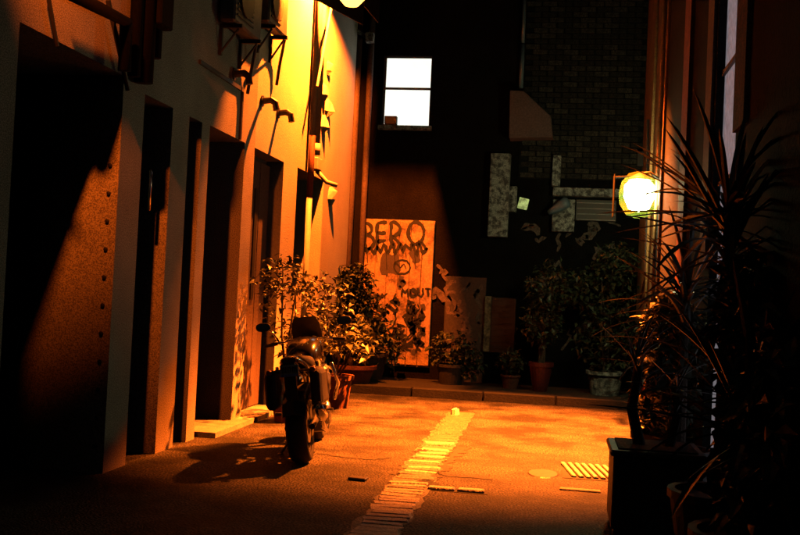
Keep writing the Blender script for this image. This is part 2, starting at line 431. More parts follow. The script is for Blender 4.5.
# ------------------------------------------------------------------ air conditioners on wall brackets
def ac_unit(label, y, z, w=.82, hgt=.6, dep=.16):
    t = thing('air_conditioner', label, 'air conditioner', (LX + .022, y, z), group='air conditioners on the left wall')
    MB().box(0, dep, -w / 2, w / 2, 0, hgt).build('casing', 'grey_metal', t, bevel=.02)
    gr = MB()
    for k in range(10):
        zc = .07 + k * .05
        gr.box(dep + .001, dep + .012, -w / 2 + .06, w / 2 - .28, zc, zc + .02)
    gr.build('grille', 'black_metal', t)
    MB().lathe([(.0, .0), (.2, 0), (.2, .014), (0, .02)], 20, Matrix.Translation((dep + .014, -.12, hgt / 2)) @ Matrix.Rotation(R(90), 4, 'Y')).build('fan_guard', 'black_metal', t)
    for s in (-1, 1):
        yb = s * (w / 2 - .12)
        MB().box(-.02, dep + .04, yb - .018, yb + .018, -.04, -.002).box(-.02, .006, yb - .018, yb + .018, -.30, -.041).tube([(-.006, yb, -.27), (dep, yb, -.045)], .012, 6).build('bracket', 'black_metal', t)
    MB().tube([(.1, w / 2 - .1, .1), (.08, w / 2 + .12, .02), (.03, w / 2 + .14, -.25), (.01, w / 2 + .12, -.5)], .018, 7).build('hose', 'black_metal', t, smooth=True)
    return t
c = onX(250, 32, LX + .2); ac_unit('slim wall air conditioner on steel brackets beside the plain dark wall', c.y, c.z)
c = onX(281, 44, LX + .2); ac_unit('slim wall air conditioner on steel brackets next to the pale downpipe', c.y, c.z + .15, .7, .55, .14)

# ------------------------------------------------------------------ street lamps on brackets
def bracket_lamp(label, base, reach, power, target, cone, side=1, blend=.6, blocker=None):
    """base: point on the wall; reach: horizontal reach of the arm towards +x*side"""
    t = thing('street_lamp', label, 'street lamp', base, group='bracket street lamps')
    s = side
    MB().box(0, .03 * s, -.08, .08, -.16, .16).build('wall_plate', 'black_metal', t)
    MB().tube([(.02 * s, 0, 0), (reach * .5 * s, 0, .22), (reach * s, 0, .26)], .025, 8).build('arm', 'black_metal', t, smooth=True)
    M = Matrix.Translation((reach * s, 0, .10))
    MB().lathe([(.03, .2), (.07, .17), (.10, .10), (.2, .02), (.23, -.05), (.215, -.05), (.19, .01), (.02, .09)], 20, M).build('hood', 'black_metal', t, smooth=True)
    MB().lathe([(.0, -.07), (.07, -.055), (.10, -.02), (.09, .02), (0, .05)], 16, M).build('lens', 'lens_sodium', t, smooth=True)
    b = Vector(base)
    loc = Vector((reach * s, 0, .0))
    if blocker is not None:            # added plates that block the lamp so its light stays on the wall
        rx_ = reach * s
        nx, ny = .125 - 1.1 * math.tan(blocker), -1.1
        MB().prism([Vector((x_, y_, -.80)) for x_, y_ in ((rx_ + nx, ny), (rx_ + .125, 0), (rx_ + .137, -.002), (rx_ + nx + .012, ny))], (0, 0, .9)).build('side_blocker', 'soot_metal', t)
        MB().prism([Vector((x_, y_, -.56)) for x_, y_ in ((rx_ + .125, .003), (rx_ + .17, .8), (rx_ + .182, .8), (rx_ + .137, .001))], (0, 0, .66)).build('side_blocker', 'soot_metal', t)
        MB().box(rx_ - .045, rx_ + .13, .302, .314, -.215, .1).build('end_blocker', 'soot_metal', t)
    lamp_light('lamp_bulb', t, loc, Vector(target) - b, power, SODIUM, .025 if blocker else .07, cone, blend)
    return t
bracket_lamp('lit sodium street lamp on a curved arm above the pale downpipe', (LX + .002, 12.2, 5.58), .58, 5400, (LX + .40, 11.8, 0), R(165), 1, .2, blocker=R(18))
_g = onY(352, -6, 11.0); _lo = bpy.data.objects['street_lamp']
MB().lathe([(0, -.15), (.08, -.13), (.15, -.05), (.16, .04), (.12, .12), (0, .16)], 18, Matrix.Translation(_g - _lo.location)).build('globe', 'glow_amber', _lo, smooth=True)  # added glowing globe imitating the soft glow around the lamp
MB().tube([_g - _lo.location + Vector((0, 0, .15)), (.9, -1.2, .1), (.9, -.6, .3), (.58, 0, .27)], .018, 7).build('glow_arm', 'soot_metal', _lo, smooth=True)
bracket_lamp('sodium street lamp on a curved arm above the garage shutter', (LX + .002, 4.4, 4.7), .5, 900, (LX - .1, 6.2, 3.55), R(52), 1, 1.0)
bracket_lamp('sodium street lamp on the orange right hand wall above the drain grate', (RX - .002, 12.0, 5.1), .75, 45000, (-.5, 10.95, 0), R(73), -1, .85)

# ------------------------------------------------------------------ rear building
rb = thing('rear_building', 'dark brick building closing the end of the lane, one window lit', 'building', (-1, BY + 1, 0))
rbi = Matrix.Translation((1, -(BY + 1), 0))
class BMB(MB):
    def build(self, name, m, parent=None, smooth=False, bevel=0, loc=None):
        self.v = [tuple(rbi @ Vector(p)) for p in self.v]
        return super().build(name, m, rb if parent is None else parent, smooth, bevel, loc)
def bp(u, v, y=BY): return onY(u, v, y)
wx0, wx1 = bp(383, 90).x, bp(431, 90).x
wz0, wz1 = bp(407, 126).z, bp(407, 56).z
W_ = BMB()
W_.box(-9, wx0, BY, BY + 2, 0, 10).box(wx1, 9, BY, BY + 2, 0, 10)
W_.box(wx0, wx1, BY, BY + 2, 0, wz0).box(wx0, wx1, BY, BY + 2, wz1, 10)
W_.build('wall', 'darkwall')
win = BMB().box(wx0, wx0 + .03, BY + .05, BY + .12, wz0, wz1).box(wx1 - .02, wx1, BY + .05, BY + .12, wz0, wz1).box(wx0 + .03, wx1 - .02, BY + .05, BY + .12, wz1 - .02, wz1).box(wx0 + .03, wx1 - .02, BY + .05, BY + .12, wz0, wz0 + .02).build('window', 'window_frame')
zm = bp(407, 88).z
BMB().box(wx0 + .03, wx1 - .02, BY + .045, BY + .11, zm - .018, zm + .018).build('sash_bar', 'window_frame', win)
BMB().box(wx0 + .03, wx1 - .02, BY + .08, BY + .09, zm + .018, wz1 - .02).build('pane', 'pane_lit', win)
BMB().box(wx0 + .03, wx1 - .02, BY + .07, BY + .08, wz0 + .02, zm - .018).build('pane', 'pane_lit', win)
BMB().box(wx0 - .04, wx1 + .04, BY - .08, BY + .04, wz0 - .07, wz0 - .002).build('sill', 'concrete', win)
o = MB().box(-.11, .11, -.05, .05, 0, .02).box(-.1, .1, -.045, .045, .021, .15).build('window_box', 'black_metal', bevel=.008, loc=(bp(391, 120).x, BY + .0, wz0 - .001))
tag(o, 'small dark box standing on the sill of the lit window', 'box')
# brick field to the right: pieces laid in stretcher bond
bx0, bx1 = bp(523, 100).x, bp(646, 100).x
brv = []
for k in range(6):
    e = .008
    b = MB().box(-.112 + random.uniform(0, e), .112 - random.uniform(0, e), -.03, .02 + random.uniform(-.006, .004), -.036, .036)
    brv.append(b.mesh('brick', 'darkbrick' if k < 4 else 'darkbrick_pale', bevel=.004))
bz0, bz1 = bp(585, 186).z + .14, bp(585, -8).z
BMB().box(bx0 - .02, bx1, BY - .022, BY - .002, bz0 - .05, bz1 + .05).build('mortar_bed', 'mortar')
row = 0; z = bz0
while z < bz1:
    x = bx0 + (.12 if row % 2 else 0)
    while x < bx1 - .1:
        o = link('brick', random.choice(brv), rb, tuple(rbi @ Vector((x + .115, BY - .02 + random.uniform(-.004, .004), z))))
        o.rotation_euler = (random.uniform(-.01, .01), math.pi if random.random() < .5 else 0, random.uniform(-.012, .012))
        x += .236
    z += .083; row += 1
# bluish vent pipe and sloped duct hood
q = bp(523, 40, BY - .12)
BMB().tube([(bp(521, 88, BY - .1).x, BY - .1, bp(521, 88, BY - .1).z), (bp(523, 44, BY - .1).x, BY - .1, bp(522, 44, BY - .1).z)], .034, 10).build('vent_pipe', 'bluish', smooth=True)
BMB().tube([(bp(523, 43, BY - .1).x, BY - .1, bp(522, 43, BY - .1).z), (bp(525, -10, BY - .1).x, BY - .1, bp(522, -10, BY - .1).z)], .027, 10).build('vent_pipe', 'bluish', smooth=True)
poly = [bp(u, v, BY - .35) for u, v in ((509, 138), (510, 90), (524, 91), (551, 116), (553, 137))]
BMB().prism(poly, (0, .32, 0)).build('duct_hood', 'door_brown', bevel=.01)
# pair of dark downpipes at the left of the lit window
for u in (356, 369):
    q = bp(u, 100, BY - .1)
    BMB().tube([(q.x, BY - .12, .12), (q.x, BY - .12, 8)], .06 if u < 360 else .05, 10).build('downpipe', 'door_brown', smooth=True)
c = bp(364, 36, BY - .3)
BMB().tube([bp(352, 28, BY - .3), bp(362, 34, BY - .3), bp(370, 38, BY - .3)], .035, 7).box(c.x + .04, c.x + .16, BY - .38, BY - .24, c.z - .1, c.z + .04).tube([bp(370, 38, BY - .3), bp(370, 38, BY) ], .02, 6).build('security_camera', 'concrete')
# concrete posts, beam, louvred box
def bbox(u0, v0, u1, v1, yf, yb, name, m, parent=None, bevel=.008):
    a, c = bp(u0, v0, yf), bp(u1, v1, yf)
    return BMB().box(min(a.x, c.x), max(a.x, c.x), yf, yb, min(a.z, c.z), max(a.z, c.z)).build(name, m, parent, bevel=bevel)
bbox(491, 153, 507, 237, BY - .2, BY - .003, 'post', 'concrete')
bbox(509, 186, 516, 212, BY - .12, BY - .003, 'post', 'concrete')
bbox(553, 155, 560, 186, BY - .14, BY - .003, 'post', 'concrete')
bbox(553, 187, 640, 198, BY - .18, BY - .003, 'beam', 'concrete')
bbox(553, 199, 574, 232, BY - .16, BY - .003, 'post', 'concrete')
lo = bbox(576, 199, 616, 222, BY - .06, BY - .003, 'louvre', 'black_metal')
for k in range(4):
    v = 202 + k * 5.6
    a_, b_ = bp(577, v, BY - .1), bp(615, v + 2.2, BY - .1)
    BMB().box(a_.x, b_.x, BY - .1, BY - .062, b_.z, a_.z).build('slat', 'grey_metal', lo)
# lower louvre with bright jamb
bbox(485, 296, 489, 352, BY - .09, BY - .003, 'jamb', 'graffiti_door')
l2 = bbox(490, 297, 514, 354, BY - .04, BY - .003, 'louvre', 'black_metal')
for k in range(9):
    v = 299 + k * 6
    a_, b_ = bp(490.5, v, BY - .07), bp(513, v + 2, BY - .07)
    BMB().box(a_.x, b_.x, BY - .07, BY - .042, b_.z, a_.z).build('slat', 'door_dark', l2)
bbox(446, 276, 482, 384, BY - .03, BY - .003, 'door', 'door_dark')
# graffiti door
dx0, dx1 = bp(363, 300).x, bp(432, 300).x
dz1 = bp(400, 220).z
gd = BMB().box(dx0, dx1, BY - .05, BY - .003, bp(400, 366).z, dz1).build('door', 'graffiti_door')
gd['label'] = 'pale wooden gate scrawled with black graffiti'
npl = 6
for k in range(npl):
    w = (dx1 - dx0) / npl
    pl = BMB().box(dx0 + w * k + .004, dx0 + w * (k + 1) - .004, BY - .075, BY - .051, bp(400, 364).z, dz1 - .02 - random.uniform(0, .02)).build('plank', 'graffiti_door', gd, bevel=.004)
rs = random.Random(99)
def stroke(pts, w, ink='spray_black', y=BY - .081, par=None):
    """one sprayed line with a swelling, uneven edge"""
    tgt = BMB(); P_ = []
    for a, b in zip(pts, pts[1:]):
        m_ = max(1, int(math.hypot(b[0] - a[0], b[1] - a[1]) / 2.2))
        for k in range(m_): P_.append((a[0] + (b[0] - a[0]) * k / m_ + rs.uniform(-.35, .35), a[1] + (b[1] - a[1]) * k / m_ + rs.uniform(-.35, .35)))
    P_.append(pts[-1]); P_ = [bp(u, v, y) for u, v in P_]
    L, Rr = [], []; n_ = len(P_); ph = rs.uniform(0, 6)
    for k, q in enumerate(P_):
        d = P_[min(k + 1, n_ - 1)] - P_[max(k - 1, 0)]; d.y = 0
        if d.length < 1e-6: d = Vector((1, 0, 0))
        d.normalize(); nn = Vector((d.z, 0, -d.x))
        ww = w * 1.45 * (.72 + .3 * math.sin(ph + k * .5) ** 2 + rs.uniform(-.1, .2)) * (.6 if k in (0, n_ - 1) else 1)
        L.append(q + nn * ww / 2); Rr.append(q - nn * ww / 2)
    for k in range(n_ - 1): tgt.quad(L[k], L[k + 1], Rr[k + 1], Rr[k])
    tgt.build('graffiti', ink, par or gd)
def arc(cu, cv, ru, rv, a0, a1, n=12):
    return [(cu + ru * math.cos(R(a0 + (a1 - a0) * k / n)), cv + rv * math.sin(R(a0 + (a1 - a0) * k / n))) for k in range(n + 1)]
B1 = .042
stroke([(365, 222), (365, 252)], B1); stroke(arc(365, 229, 7, 6, -90, 90), B1); stroke(arc(365, 242, 9, 7.5, -90, 90), B1)
stroke([(377, 223), (377, 250)], B1); stroke([(377, 223), (387, 222)], B1); stroke([(377, 233), (386, 233)], B1); stroke([(377, 242), (386, 240)], B1)
stroke([(391, 221), (391, 244)], B1); stroke(arc(392, 229, 8, 7, -95, 90), B1); stroke([(393, 236), (402, 246)], B1)
stroke(arc(416, 233, 8, 11, 0, 360, 22), B1); stroke([(420, 240), (427, 250)], B1)
zz = [(364, 246)]
for k in range(9): zz += [(368 + k * 7 + rs.uniform(-2, 2), 254 + rs.uniform(-4, 4)), (371 + k * 7 + rs.uniform(-1.5, 1.5), 243 + rs.uniform(-2, 5))]
stroke(zz, .036)
stroke(arc(402, 267, 8, 7, 0, 360, 20), .022); stroke([(398, 265), (400, 268), (404, 264), (406, 269)], .018)
stroke([(395, 262), (399, 266)], .02)
stroke([(402, 297), (402, 289), (405, 293), (408, 289), (408, 297)], .028); stroke(arc(413, 293, 3, 4, 0, 360), .028)
stroke([(418, 288), (418, 295), (421, 297), (423, 294), (423, 288)], .028); stroke([(425, 289), (431, 289)], .026); stroke([(428, 289), (428, 297)], .026)
for k in range(7):
    u = 368 + k * 9 + rs.uniform(-3, 3); stroke([(u, 252), (u + .3, 262 + rs.uniform(-4, 10))], .010)
for k in range(10):                       # torn scraps and dark tags low on the gate
    u, v = rs.uniform(366, 426), rs.uniform(270, 356); stroke([(u, v), (u + rs.uniform(-4, 4), v + rs.uniform(3, 9))], rs.uniform(.05, .12), 'spray_brown', BY - .0795)
stroke([(408, 300), (414, 312), (406, 320), (413, 332)], .05); stroke(arc(412, 308, 5, 6, 0, 300), .03)
rn = random.Random(12)
for k in range(70):
    u, v = rn.uniform(366, 424), rn.uniform(292, 352)
    pts = [(u, v)]
    for j in range(5): u += rn.uniform(-5, 5); v += rn.uniform(-5, 6); u = max(365, min(424, u)); pts.append((u, min(v, 358)))
    stroke(pts, rn.choice((.018, .026, .04)))
stroke([(414, 250), (417, 263)], .11, 'spray_brown', BY - .079); stroke([(380, 264), (400, 264)], .24, 'spray_brown', BY - .078)

# faded tags and flaking paint over the lower rear wall
for k in range(46):
    u, v = (rs.uniform(446, 484), rs.uniform(272, 345)) if k % 3 == 0 else (rs.uniform(514, 640), rs.uniform(224, 335))
    pts = [(u, v)]
    for j in range(rs.randint(3, 6)): u += rs.uniform(-7, 7); v += rs.uniform(-8, 8); pts.append((u, v))
    stroke(pts, rs.choice((.025, .04, .07)), 'faded_paint', BY - .0335 if k % 3 == 0 else BY - .006, rb)

# small lit notice and swivel floodlight (unlit)
c = bp(523, 203, BY - .12)
t = tag(MB().box(-.075, .075, -.02, .02, -.085, .085).box(-.06, .06, -.031, -.021, -.07, .07).build('wall_sign', 'sign_yellow', bevel=.006, loc=(c.x, BY - .055, c.z)), 'small glowing yellow green notice on the rear wall between concrete posts', 'sign')
t.rotation_euler.y = R(12); t.location.y = BY - .024
c = bp(560, 207, BY - .2)
t = thing('floodlight', 'unlit grey blue bullet floodlight tilted on the concrete post', 'floodlight', (c.x, BY - .162, c.z))
Mx = Matrix.Translation((0, -.16, 0)) @ Matrix.Rotation(R(58), 4, 'Y') @ Matrix.Rotation(R(15), 4, 'X')
MB().lathe([(0, -.2), (.04, -.2), (.06, -.1), (.085, .05), (.085, .12), (.06, .15), (0, .16)], 16, Mx).build('housing', 'bluish', t, smooth=True)
MB().tube([(0, 0, -.05), (0, -.14, -.02)], .02, 6).build('bracket', 'black_metal', t)

# ------------------------------------------------------------------ right building
rg = thing('terrace_wall', 'dark building along the right of the lane, orange rendered at its far end', 'building', (RX + .5, 9, 0))
rgi = Matrix.Translation((-(RX + .5), -9, 0))
class RMB(MB):
    def build(self, name, m, parent=None, smooth=False, bevel=0, loc=None):
        self.v = [tuple(rgi @ Vector(p)) for p in self.v]
        return super().build(name, m, rg if parent is None else parent, smooth, bevel, loc)
def ry(u, v=200, X=RX): return onX(u, v, X).y
YS = ry(665, 100)
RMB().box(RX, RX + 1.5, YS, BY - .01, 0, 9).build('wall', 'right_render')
gy0, gy1 = ry(746, 30), ry(724, 30)
n_ = RMB()
n_.box(RX - .04, RX + 1.5, gy1, YS - .001, 0, 9)
n_.box(RX - .04, RX + 1.5, -3, gy0, 0, 9)
n_.box(RX - .04, RX + 1.5, gy0, gy1, 4.4, 9)
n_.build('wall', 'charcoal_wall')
gdoor = RMB().box(RX + .02, RX + .08, gy0, gy1, 0, 4.4).build('glow_door', 'glow_door')
gdoor['label'] = 'tall pale door with added faint glow'
for zc in (2.36, 3.2, 1.2):
    RMB().box(RX - .005, RX + .019, gy0, gy1, zc, zc + .03).build('door_bar', 'window_frame', gdoor)
RMB().box(RX - .07, RX - .041, ry(758, 40), ry(747, 40), 2.6, 8).build('pilaster', 'redbrick')
RMB().box(RX - .065, RX - .041, ry(722, 40), ry(716, 40), 1.8, 8).build('pilaster', 'door_brown')
RMB().box(RX - .075, RX - .041, ry(697, 80), ry(691, 80), .0, 8).build('pilaster', 'redpaint')
# pipes on the orange wall beside the lamp
for uu, rr in ((651, .028), (658, .035), (663, .035)):
    q = ry(uu, 150, RX - .06)
    RMB().tube([(RX - .05, q, .02), (RX - .05, q, 8.5)], rr * .7, 9).build('downpipe', 'right_render', smooth=True)
RMB().tube([onX(640, 300, RX - .02), onX(646, 277, RX - .05), onX(648, 120, RX - .05)], .02, 7).build('cable', 'black_metal')
RMB().box(RX - .09, RX - .002, ry(645, 100) - .2, ry(645, 100) - .1, 3.5, 3.72).build('cable_clamp', 'black_metal')

# green-white wall lamp
lampB = thing('wall_lamp', 'bright greenish white wall lamp glowing on the orange wall', 'wall lamp', (RX - .002, 12.2, 2.78))
MB().box(-.04, 0, -.1, .1, -.16, .16).build('wall_plate', 'black_metal', lampB, bevel=.008)
MB().tube([(-.03, 0, .16), (-.14, 0, .24), (-.26, 0, .22)], .016, 7).build('arm', 'black_metal', lampB, smooth=True)
MB().lathe([(.02, .23), (.06, .21), (.15, .16), (.155, .145), (0, .145)], 16, Matrix.Translation((-.26, 0, 0))).build('cap', 'black_metal', lampB, smooth=True)
MB().lathe([(.11, .143), (.175, .08), (.18, -.06), (.12, -.2), (0, -.24)], 16, Matrix.Translation((-.26, 0, 0))).build('globe', 'lens_green', lampB, smooth=True)

MB().lathe([(.02, .27), (.13, .24), (.21, .14), (.24, .0), (.225, -.13), (.15, -.25), (.05, -.29), (0, -.295)], 24, Matrix.Translation((-.26, 0, -.02))).build('halo_shell', 'frosted', lampB, smooth=True)  # added shell imitating the bloom around the lamp
MB().box(-.56, -.552, -.12, .2, -.3, .2).build('lamp_blocker', 'soot_metal', lampB)  # added plate blocking the lamp's light towards the left wall
MB().tube([(-.3, 0, .19), (-.555, 0, .17)], .012, 6).build('blocker_arm', 'soot_metal', lampB)

# drain grate set in the lane
ga, gb = onZ(566, 478), onZ(611, 467)
dg = thing('drain_grate', 'cast iron drain grate with angled bars set in the lit asphalt', 'grate', ((ga.x + gb.x) / 2, (ga.y + gb.y) / 2, 0))
w, hh = (gb.x - ga.x) / 2 + .03, (gb.y - ga.y) / 2 + .02
MB().box(-w, w, -hh, hh, -.05, .004).build('frame', 'patch', dg)
for k in range(7):
    xk = -w + .05 + k * (2 * w - .1) / 6
    Mg = Matrix.Translation((xk, 0, 0)) @ Matrix.Rotation(R(8), 4, 'Z')
    MB().box(-.019, .019, -hh + .05, hh - .05, .0, .022, Mg).build('bar', 'sett', dg, bevel=.006)
a = onZ(543, 474)
o = MB().lathe([(0, .008), (.12, .008), (.125, .004), (.13, 0)], 18).build('valve_cover', 'black_metal', loc=(a.x, a.y, .0)); o.scale = (1, 1.6, 1)
tag(o, 'round black valve cover in the asphalt beside the drain grate', 'cover')
# low stone lip in front of the grate
a, b = onZ(570, 490), onZ(590, 491)
o = MB().box(-(b.x - a.x) / 2 - .08, (b.x - a.x) / 2 + .08, -.04, .04, -.03, .012).build('kerb_lip', 'kerbstone', bevel=.006, loc=((a.x + b.x) / 2, a.y, 0)); structure(o)

# scraps of litter
def litter(u, v, w, l, label, m='painted_white', rz=0):
    p = onZ(u, v)
    poly = [Vector((w * math.cos(t) * random.uniform(.7, 1.1), l * math.sin(t) * random.uniform(.7, 1.1), 0)) for t in wrap(9)]
    b_ = MB(); b_.loft([[q + Vector((0, 0, 0)) for q in poly], [q * .8 + Vector((0, 0, .05 + random.uniform(0, .03))) for q in poly], [q * .3 + Vector((0, 0, .07)) for q in poly]])
    o = b_.build('paper_scrap', m, loc=(p.x, p.y, .004)); o.rotation_euler.z = rz
    return tag(o, label, 'litter', 'litter on the lane')
litter(341, 405, .09, .12, 'crumpled white paper on the asphalt beside the terracotta pot')
litter(455, 415, .06, .1, 'crumpled white paper lying at the far end of the stone channel')
def slat_scrap(u, v, w, label):
    p = onZ(u, v)
    o = MB().box(-w / 2, w / 2, -.05, .05, 0, .02).build('bottle_cap' if w < .1 else 'flattened_can', 'black_metal', bevel=.006, loc=(p.x, p.y, .003)); o.rotation_euler.z = R(-4)
    return tag(o, label, 'litter', 'litter on the lane')
slat_scrap(358, 480, .14, 'flattened dark can on the asphalt left of the stone channel')

# ------------------------------------------------------------------ plants
def leafmass(spots, n, size, seed, flat=.5):
    rnd = random.Random(seed); b = MB()
    for _ in range(n):
        c, rad = rnd.choice(spots)
        d = Vector((rnd.gauss(0, 1), rnd.gauss(0, 1), rnd.gauss(0, 1))).normalized() * rnd.uniform(.35, 1.0) ** .6
        p = Vector(c) + Vector((d.x * rad[0], d.y * rad[1], d.z * rad[2]))
        s = size * rnd.uniform(.55, 1.25)
        t = Vector((rnd.gauss(0, 1), rnd.gauss(0, 1), rnd.gauss(0, .6) - .25)).normalized()
        sd = t.cross(Vector((rnd.gauss(0, .4), rnd.gauss(0, .4), 1))).normalized() * s * .28
        up = sd.cross(t).normalized() * s * .12
        a, m1, m2, e = p, p + t * s * .45, p + t * s * .45, p + t * s
        i = len(b.v)
        b.v += [tuple(a), tuple(m1 + sd + up), tuple(m1), tuple(m1 - sd + up), tuple(e - up)]
        b.f += [(i, i + 1, i + 2), (i, i + 2, i + 3), (i + 2, i + 1, i + 4), (i + 3, i + 2, i + 4)]
    return b
def shrub(label, base, spots, n, size, seed, leaf='leaf', stems=4, pot=None, name='potted_shrub', zsoil=.3):
    t = thing(name, label, 'plant', base)
    rnd = random.Random(seed + 50)
    st = MB()
    for k in range(stems):
        c, rad = spots[k % len(spots)]
        st.tube([(rnd.uniform(-.05, .05), rnd.uniform(-.05, .05), zsoil), (c[0] * .5 + rnd.uniform(-.06, .06), c[1] * .5, (zsoil + c[2]) / 2), (c[0], c[1], c[2] + rad[2] * .4)], [.018, .013, .006], 6)
    st.build('stem', 'bark', t)
    o = leafmass(spots, n, size, seed).build('foliage', leaf, t); o['kind'] = 'stuff'
    if pot:
        m, r0, r1, h = pot
        MB().lathe([(0, 0), (r0, 0), (r1 * .97, h * .86), (r1 * 1.08, h * .86), (r1 * 1.08, h), (r1 * .92, h), (r1 * .9, h * .9), (0, h * .9)], 22).build('pot', m, t, smooth=False)
    return t
# bushes in front of the brown doorway, behind the motorcycle
p = onZ(276, 424); 
shrub('bushy leafy shrub against the brown door behind the motorcycle', (LX + .45, 10.6, .0), [((0, 0, 1.25), (.42, .5, .38)), ((.1, .2, .85), (.36, .42, .35)), ((-.1, -.2, 1.55), (.3, .35, .28)), ((.25, .4, 1.35), (.3, .3, .3))], 850, .09, 21, 'leaf', 6, ('terracotta', .16, .23, .36))
shrub('low broad leaved plant beyond the handlebars by the lit wall end', (LX + .62, 12.1, 0), [((0, 0, .95), (.4, .4, .3)), ((.25, -.2, .8), (.3, .3, .25))], 230, .13, 33, 'leaf', 4, ('terracotta', .15, .2, .4))
# terracotta pot plant
p = onZ(352, 391)
shrub('leafy plant in a wide terracotta pot on the lane beyond the motorcycle', (p.x, p.y, 0), [((-.1, 0, .78), (.32, .3, .28)), ((.1, .1, .65), (.25, .25, .2))], 420, .16, 41, 'leaf', 4, ('terracotta', .19, .32, .38))
# creeper against the graffiti gate
c = bp(372, 330, BY - .5)
shrub('dark leafy shrub growing in front of the graffiti gate', (c.x, BY - .6, .12), [((-.1, 0, .9), (.4, .3, .5)), ((.1, .05, .5), (.45, .3, .4)), ((-.25, 0, 1.4), (.3, .25, .35))], 1500, .10, 55, 'leaf_dark', 6, ('planter', .2, .28, .4))
c = bp(345, 330, BY - .5)
shrub('dark shrub at the end of the left wall beside the graffiti gate', (c.x, BY - .75, .12), [((0, 0, .8), (.35, .3, .5)), ((0, .05, 1.3), (.3, .25, .4))], 1000, .11, 56, 'leaf_dark', 5, ('planter', .18, .25, .36))
# rear row of pots
c = bp(540, 388, BY - .9)
shrub('dark climbing plant in a tall red pot before the rear wall', (c.x, BY - .9, .12), [((0, 0, 1.0), (.3, .25, .35)), ((.1, 0, 1.5), (.4, .3, .4))], 900, .10, 61, 'leaf_dark', 5, ('redpot', .10, .17, .42), zsoil=.36)
c = bp(605, 388, BY - .9)
shrub('dense dark shrub filling the rear corner below the wall lamp', (c.x, BY - .8, .12), [((0, 0, .8), (.5, .3, .5)), ((-.1, .1, 1.5), (.5, .3, .4)), ((.1, .1, 1.9), (.35, .3, .3))], 1700, .11, 62, 'leaf_dark', 6, ('concrete', .2, .26, .34))
c = bp(510, 388, BY - .7)
shrub('small dark plant in a low pot below the lower louvre', (c.x, BY - .7, .12), [((0, 0, .4), (.2, .2, .18))], 260, .09, 63, 'leaf_dark', 3, ('terracotta', .10, .14, .2), zsoil=.16)
c = bp(450, 388, BY - .6)
shrub('dark shrub in a black planter between the graffiti gate and louvre', (c.x, BY - .6, .12), [((0, 0, .5), (.38, .25, .32)), ((.2, 0, .35), (.3, .2, .25))], 800, .10, 64, 'leaf_dark', 4, ('planter', .17, .22, .3))

def strap_leaf(length, width, droop, seed):
    rnd = random.Random(seed); b = MB(); n = 8
    L = []; 
    for k in range(n + 1):
        t = k / n
        x = length * (t - droop * .25 * t * t); z = -droop * length * .55 * t * t
        w = width * (.55 + .9 * t) * (1 - t) ** .55 if t < 1 else 0
        w = max(w, .002)
        L.append((x, w, z))
    for k in range(n):
        (xa, wa, za), (xb, wb, zb) = L[k], L[k + 1]
        for s in (-1, 1):
            b.quad((xa, 0, za), (xb, 0, zb), (xb, s * wb / 2, zb + wb * .22), (xa, s * wa / 2, za + wa * .22))
    return b.mesh('leaf', 'leaf_strap')
LEAVES = [strap_leaf(1.0, .075, d, i) for i, d in enumerate((.1, .3, .6, .9, .2, .45))]
def cordyline(label, base, trunk_h, n, length, seed, pot, lean=(0, 0), twotrunk=False, spread=1.0):
    t = thing('strap_leaf_plant', label, 'plant', base)
    rnd = random.Random(seed)
    if pot[0] == 'box':
        _, w, h = pot
        b = MB().box(-w, w, -w, w, .05, h).box(-w - .02, w + .02, -w - .02, w + .02, h + .001, h + .04)
        for sx in (-1, 1):
            for sy in (-1, 1): b.box(sx * w * .8 - .04, sx * w * .8 + .04, sy * w * .8 - .04, sy * w * .8 + .04, 0, .049)
        b.build('pot', 'planter', t, bevel=.01); MB().box(-w + .03, w - .03, -w + .03, w - .03, h + .041, h + .05).build('soil', 'soil', t)
    else:
        _, r0, h = pot
        MB().lathe([(0, 0), (r0 * .75, 0), (r0, h * .9), (r0 * 1.06, h * .9), (r0 * 1.06, h), (r0 * .9, h), (r0 * .88, h * .92), (0, h * .92)], 20).build('pot', 'planter', t)
    heads = []
    for k in range(2 if twotrunk else 1):
        dx = (-.08, .07)[k] if twotrunk else 0
        top = Vector((dx * 1.5 + lean[0], lean[1], trunk_h + k * -.12))
        MB().tube([(dx, 0, h - .02), (dx * 1.9 + lean[0] * .3, lean[1] * .4, (h + trunk_h) / 2), tuple(top)], [.04, .034, .03], 8).build('trunk', 'bark', t)
        heads.append(top)
    for k in range(n):
        hd = heads[k % len(heads)]
        o = link('leaf', rnd.choice(LEAVES), t, hd + Vector((rnd.uniform(-.03, .03), rnd.uniform(-.03, .03), rnd.uniform(-.22, .1))))
        az = k * 2.399 + rnd.uniform(-.3, .3); el = rnd.uniform(-.25, 1.35) * spread
        o.rotation_euler = Matrix.Rotation(az, 3, 'Z').__matmul__(Matrix.Rotation(-el, 3, 'Y')).to_euler()
        s = length * rnd.uniform(.75, 1.15); o.scale = (s, s * rnd.uniform(.8, 1.2), s)
    return t
p = onZ(648, 531)
cordyline('twin stemmed strap leaved plant in a square black planter by the drain grate', (p.x + .02, p.y, 0), 1.05, 40, .36, 71, ('box', .27, .5), twotrunk=True)
cordyline('tall spiky strap leaved plant in front of the pale door', (.90, 5.7, 0), 1.9, 70, .78, 72, ('round', .26, .45))
cordyline('spiky strap leaved plant between the square planter and the red pilaster', (.90, 7.5, 0), 1.5, 64, .68, 73, ('round', .24, .42))
cordyline('broad spiky plant spreading low beside the dark wall and pale door', (.92, 4.95, 0), .95, 60, .75, 74, ('round', .26, .4))
cordyline('spiky strap leaved plant under the wall lamp against the orange wall', (.93, 9.1, 0), 1.0, 44, .42, 75, ('round', .22, .4))
c = Vector((.9, 8.5, 0))
